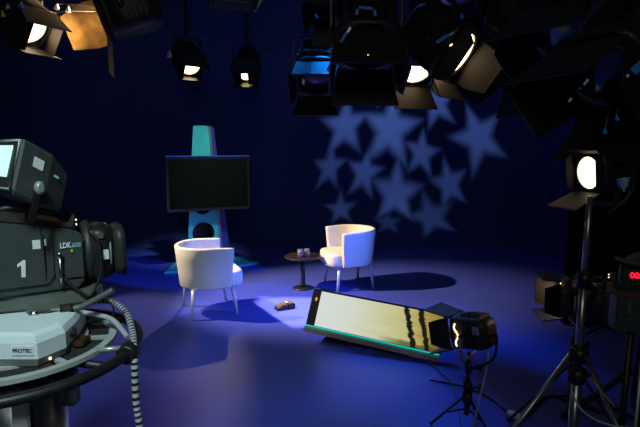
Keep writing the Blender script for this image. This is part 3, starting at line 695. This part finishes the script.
def pan_head():
    c = P(24, 312, 1.68)
    t = thing('pan_head', 'grey pan head plate with angled steel pan bar under the left television camera', 'pan head', c, CA)
    m = MB(); m.prism([(-.33, -.10), (.10, -.11), (.24, -.08), (.26, 0), (.24, .08), (.10, .11), (-.33, .10)], .045, T(0, 0, .035), .006, .97); m.build('top_plate', 'plate', t)
    m = MB(); m.box((-.05, 0, .025), (.48, .18, .03), bevel=.005); m.build('lower_plate', 'camdark', t)
    m = MB(); m.lathe([(.09, -.035), (.09, .012)], n=24); m.build('swivel', 'black', t)
    m = MB(); m.box((.08, -.115, .03), (.10, .03, .035), bevel=.004); cl = m.build('clamp', 'plate', t)
    m = MB(); m.lathe([(.014, 0), (.016, .02), (.008, .026)], T(.055, -.13, .03) @ R(PI/2, 'X'), n=12); m.build('bolt', 'chrome', cl)
    m = MB(); m.tube(spline([(.10, -.13, .032), (.17, -.135, .034), (.21, -.14, .045), (.295, -.155, .09)]), .0105, 12); m.build('pan_bar', 'plate', t)
    m = MB(); m.lathe([(.020, 0), (.022, .03), (.016, .04)], T(.13, -.13, .03) @ R(PI/2, 'Y'), n=12); m.build('grip', 'rubber', t)
    for x in (-.16, -.12): m = MB(); m.lathe([(.006, 0), (.006, .01)], T(x, -.112, .065) @ R(PI/2, 'X'), n=8); m.build('bolt', 'chrome', t)
    m = MB(); m.tube(spline([(.26, -.05, .05), (.29, -.08, .0), (.28, -.1, -.03)]), .003); m.lathe([(.006, 0), (.006, .012)], T(.28, -.10, -.04), n=8); m.build('tag_line', 'cabblk', t)
pan_head()

def pedestal():
    c = P(20, 360, 1.60); c.z = 0; HX = T(-.087, 0, 0)
    t = thing('camera_pedestal', 'camera pedestal at bottom left with white housing, grey plate ring and black steering ring', 'pedestal', c, 0)
    z1 = P(0, 345, 1.6).z; z2 = z1-.014
    def ring(R0, R1, z, th, n=64):
        m = MB(); prof = [(R0, z), (R1, z), (R1, z+th), (R0, z+th)]
        m.loft([[(r*math.cos(2*PI*i/n), r*math.sin(2*PI*i/n), zz) for i in range(n)] for r, zz in prof+[prof[0]]], cap=False, smooth=False); return m
    m = ring(.277, .302, z1, .014); rg = m.build('upper_ring', 'ringgrey', t)
    m = ring(.12, .21, z1+.002, .012); m.build('hub_plate', 'ringgrey', t)
    for k in range(8):
        a = 2*PI*k/8+.22
        m = MB(); m.box((.243*math.cos(a), .243*math.sin(a), z1+.007), (.09, .018, .011), rot=R(a, 'Z').to_3x3()); m.build('spoke', 'ringgrey', t)
        n = 8; pts = [(  .271*math.cos(a+.09+j*.6/n), .271*math.sin(a+.09+j*.6/n)) for j in range(n+1)]+[(.216*math.cos(a+.09+(n-j)*.6/n), .216*math.sin(a+.09+(n-j)*.6/n)) for j in range(n+1)]
        m = MB(); m.prism(pts, .008, T(0, 0, z1+.001), .001); m.build('grip_pad', 'pad', t)
    m = MB(); m.box((.303*math.cos(-1.45), .303*math.sin(-1.45), z1+.006), (.014, .006, .014)); m.build('red_marker', 'red', t)
    # black steering ring
    m = MB(); m.tube([(.372*math.cos(2*PI*i/72), .372*math.sin(2*PI*i/72), z2) for i in range(72)], .017, 10, closed=True); m.build('steering_ring', 'black', t)
    for k in range(5):
        a = 2*PI*k/5-.35; m = MB(); m.tube([(.12*math.cos(a), .12*math.sin(a), z2-.01), (.365*math.cos(a), .365*math.sin(a), z2)], .014, 8); m.build('ring_arm', 'black', t)
    # white octagonal housing with grey band
    def oc(k, z, dx=0): return [(x*k+dx, y*k, z) for x, y in ((.300, -.10), (.285, .0), (.25, .13), (.18, .20), (-.25, .20), (-.25, -.12), (-.15, -.185), (.262, -.185))]
    m = MB(); m.loft([oc(.98, z1+.014), oc(1, z1+.036)], smooth=False); m.build('housing_band', 'pedgrey', t, HX)
    m = MB(); m.loft([oc(1, z1+.037), oc(1.0, z1+.085), oc(.965, z1+.104), oc(.90, z1+.112)], smooth=False)
    wb = m.build('housing', 'pedwhite', t, HX)
    m = MB(); m.lathe([(.04, 0), (.055, .002), (.058, .010), (.045, .010)], T(.17, .05, z1+.108)); m.build('cup_recess', 'black', wb, HX)
    m = MB(); m.box((.219, -.1865, z1+.064), (.066, .003, .028)); lb = m.build('maker_label', 'paper', wb, HX)
    text('lettering', 'PROTEC', .0150, 'ink', wb, HX @ T(.219, -.1885, z1+.064) @ R(PI/2, 'X'), .0006, .0004)
    nn = Vector((.98, -.15, 0)); kp = Vector((.293, -.05, z1+.068))
    m = MB(); m.lathe([(.017, 0), (.017, .006), (.008, .008), (.006, .014), (.001, .014)], along(kp, kp+nn), n=16); m.build('keyhole_knob', 'camdark', wb, HX)
    kp = Vector((.276, -.150, z1+.024)); m = MB(); m.lathe([(.005, 0), (.004, .004)], along(kp, kp+Vector((.9, -.43, 0))), n=8); m.build('pilot_lamp', 'pin', t, HX)
    m = MB(); m.box((.29, -.02, z1+.025), (.07, .06, .02), bevel=.004); m.build('latch', 'brown2', t, HX)
    # column and base below the rings
    m = MB(); m.lathe([(.16, z2-.05), (.19, z2-.03), (.15, z1)], n=32); m.build('ring_hub', 'black', t)
    m = MB(); m.lathe([(.13, .22), (.13, z2-.05)], n=32); m.build('column', 'alu', t)
    for k in range(6):
        a = 2*PI*k/6; m = MB(); m.box((.155*math.cos(a), .155*math.sin(a), z2-.13), (.06, .045, .12), rot=R(a, 'Z').to_3x3(), bevel=.006); m.build('column_bracket', 'ringgrey' if k % 2 else 'plate', t)
    m = MB(); m.lathe([(.34, .08), (.36, .10), (.34, .2), (.15, .24)], n=3); m.build('base', 'camdark', t)
    for k in range(3):
        a = 2*PI*k/3; m = MB(); m.lathe([(.05, -.03), (.075, -.025), (.075, .025), (.05, .03)], T(.27*math.cos(a), .27*math.sin(a), .075) @ R(PI/2, 'X'), n=20); m.build('wheel', 'rubber', t)
    # clamp at the ring edge where the cable passes
    m = MB(); m.lathe([(.028, -.03), (.034, -.02), (.034, .02), (.028, .03)], T(.372, -.02, z2) @ R(PI/2, 'X'), n=16); m.build('cable_clamp', 'black', t)
    m = MB(); m.tube([(.28, -.06, z1+.01), (.372, -.03, z2+.02)], .009, 8); m.build('clamp_rod', 'softwhite', t)
    # banded cable over the ring
    e = Vector((.372, -.02, z2))
    pts = [(.08, .27, z1+.06), (.19, .26, z1+.07), (.29, .17, z1+.055), (.355, .06, z2+.04), e+Vector((.022, -.01, 0)), (.40, -.05, z2-.15), (.41, -.06, z2-.35), (.36, -.05, .02)]
    m = MB(); m.tube(spline(pts, 14), .0115, 10); cb = m.build('banded_cable', 'stripe', None, T(*c)); tag(cb, 'black and white banded cable looping over the ring and hanging down to the floor', 'cable')
    pts = [(.17, .10, z1+.08), (.27, .09, z1+.06), (.355, .02, z2+.035)]
    m = MB(); m.tube(spline(pts, 12), .009, 10); m.build('ring_hose', 'cabgrey', t)
pedestal()

# ------------------------------------------------------------------ dark gear at the right edge
c = P(652, 330, 2.5)
tv_camera(c, math.radians(152), 'dark second television camera cut by the right edge, behind the tall light stand', math.radians(-10), math.radians(10), lit=False, vfoff=(-.12, 0, .25))
tp = Vector((c.x, c.y, 0))
tripod_stand(tp, c.z-.06, 'dark tripod under the second television camera at the right edge', .50, .03, mt='black', hub=.52, rot=.9, name='camera_tripod')
t = thing('timer_display', 'black timer box at the right edge showing red digits', 'timer', P(640, 276, 2.0), -.25)
m = MB(); m.box((0, .02, 0), (.14, .04, .075), bevel=.004); m.build('casing', 'camdark', t)
text('digits', '00:56', .034, 'led', t, T(0.0, -.002, 0) @ R(PI/2, 'X'), .001, .0012)
m = MB(); m.box((-.01, -.01, .055), (.17, .06, .012), rot=R(.18, 'Y').to_3x3(), bevel=.003); m.build('hood', 'plate', t)
m = MB(); m.tube([(.06, .05, -.03), (.06, .10, -.35), (.06, .12, -.60)], .012); m.build('mount_arm', 'black', t)
t = thing('control_box', 'grey control box with small buttons below the red timer', 'control box', P(636, 334, 1.95), -.2)
m = MB(); m.box((0, .04, .08), (.16, .08, .15), bevel=.006); b_ = m.build('casing', 'camgrey', t)
m = MB(); m.box((-.035, -.002, .115), (.012, .004, .045)); m.box((-.035, -.002, .09), (.022, .004, .008)); m.build('white_mark', 'plate', b_)
for i in range(4):
    m = MB(); m.box((-.03+.022*i, -.002, .06), (.012, .005, .008), bevel=.001); m.build('button', 'plate', b_)
m = MB(); m.tube([(0, .05, .01), (0, .07, -P(636, 334, 1.95).z+.01)], .014); m.build('post', 'black', t)
m = MB(); m.lathe([(.12, 0), (.12, .012), (.02, .02)], T(0, .07, -P(636, 334, 1.95).z)); m.build('base', 'black', t)

# slim rods and cables
def cable(name, pts, r, mt, label):
    m = MB(); m.tube(spline(pts, 10), r, 8); o = m.build(name, mt); return tag(o, label, 'cable')
cable('cable', [P(483, 334, 2.88), P(488, 350, 2.86), P(486, 372, 2.84), P(479, 400, 2.84), P(474, 424, 2.84), G(473, 438, .012), G(470, 452, .012)], .006, 'cabgrey', 'pale grey cable hanging from the back of the small lamp beside the glowing panel')
cable('cable', [P(427, 359, 3.86), G(440, 372, .01), G(452, 385, .01), G(458, 410, .01), G(462, 432, .01)], .004, 'cabgrn', 'dark green cable running from the glowing panel to the short stand')
cable('cable', [G(430, 380, .008), G(462, 386, .008), G(486, 396, .008), G(508, 412, .008)], .006, 'cabblk', 'black cable on the blue floor leading to the white connector')
a, b = G(508, 412, .03), G(518, 417, .03)
m = MB(); m.tube([a, a+(b-a)*.3, b, b+(b-a)*.2], .02, 12, [.012, .024, .024, .014]); o = m.build('connector', 'connector'); tag(o, 'white and blue power connector lying on the blue floor near the tall stand', 'connector')
cable('cable', [G(520, 418, .02), G(530, 412, .015), G(548, 396, .012), G(566, 400, .012), G(600, 412, .012)], .012, 'cabblk', 'thick black cable from the connector towards the tall stand feet')
cable('cable', [P(590, 377, 1.92), P(602, 392, 1.86), P(615, 407, 1.82)], .0022, 'cabyel', 'thin yellow cord along the right leg of the tall stand')
cable('cable', [P(572, 392, 1.95), P(580, 408, 1.9), P(596, 420, 1.88), P(615, 426, 1.85), P(640, 429, 1.8)], .004, 'cabgrey', 'grey cord looping between the legs of the tall stand')
t = thing('signal_pole', 'slim pale pole at the far right edge near the tall stand', 'pole', Vector((P(638, 400, 1.9).x, P(638, 400, 1.9).y, 0)))
m = MB(); m.tube([(0, 0, 0), (0, 0, .91)], .006); m.build('pole', 'softwhite', t)
m = MB(); m.lathe([(.09, 0), (.09, .01), (.01, .02)]); m.build('base', 'black', t)

# black drape on its rail at the right
def drape():
    a, b = P(562, 300, 4.7), Vector((5.0, 3.4, 0)); n = 90
    m = MB(); rings = []
    for z in (.02, 1.2, 2.4, 3.6, 4.7):
        f = []; bk = []
        for i in range(n+1):
            k = i/n; p = Vector((a.x+(b.x-a.x)*k, a.y+(b.y-a.y)*k, z)); t_ = Vector((b.x-a.x, b.y-a.y, 0)).normalized(); nr = Vector((t_.y, -t_.x, 0))
            w_ = (.045+.012*math.sin(k*7+z))*math.sin(k*2*PI*15+.5*math.sin(z*1.2+k*9))
            f.append(p+nr*w_); bk.append(p+nr*(w_-.006))
        rings.append(f+bk[::-1])
    m.loft(rings); o = m.build('black_drape', mat('black_drape_cloth', (.008, .008, .009), .95, var=.2, scale=20, spec=.05)); tag(o, 'pleated black drape hanging to the floor behind the gear at right', 'curtain')
    m = MB(); m.tube([(a.x-.1, a.y, 4.74), (b.x+.1, b.y, 4.74)], .02); tag(m.build('drape_rail', 'black'), 'black rail carrying the pleated drape at right', 'rail')
drape()
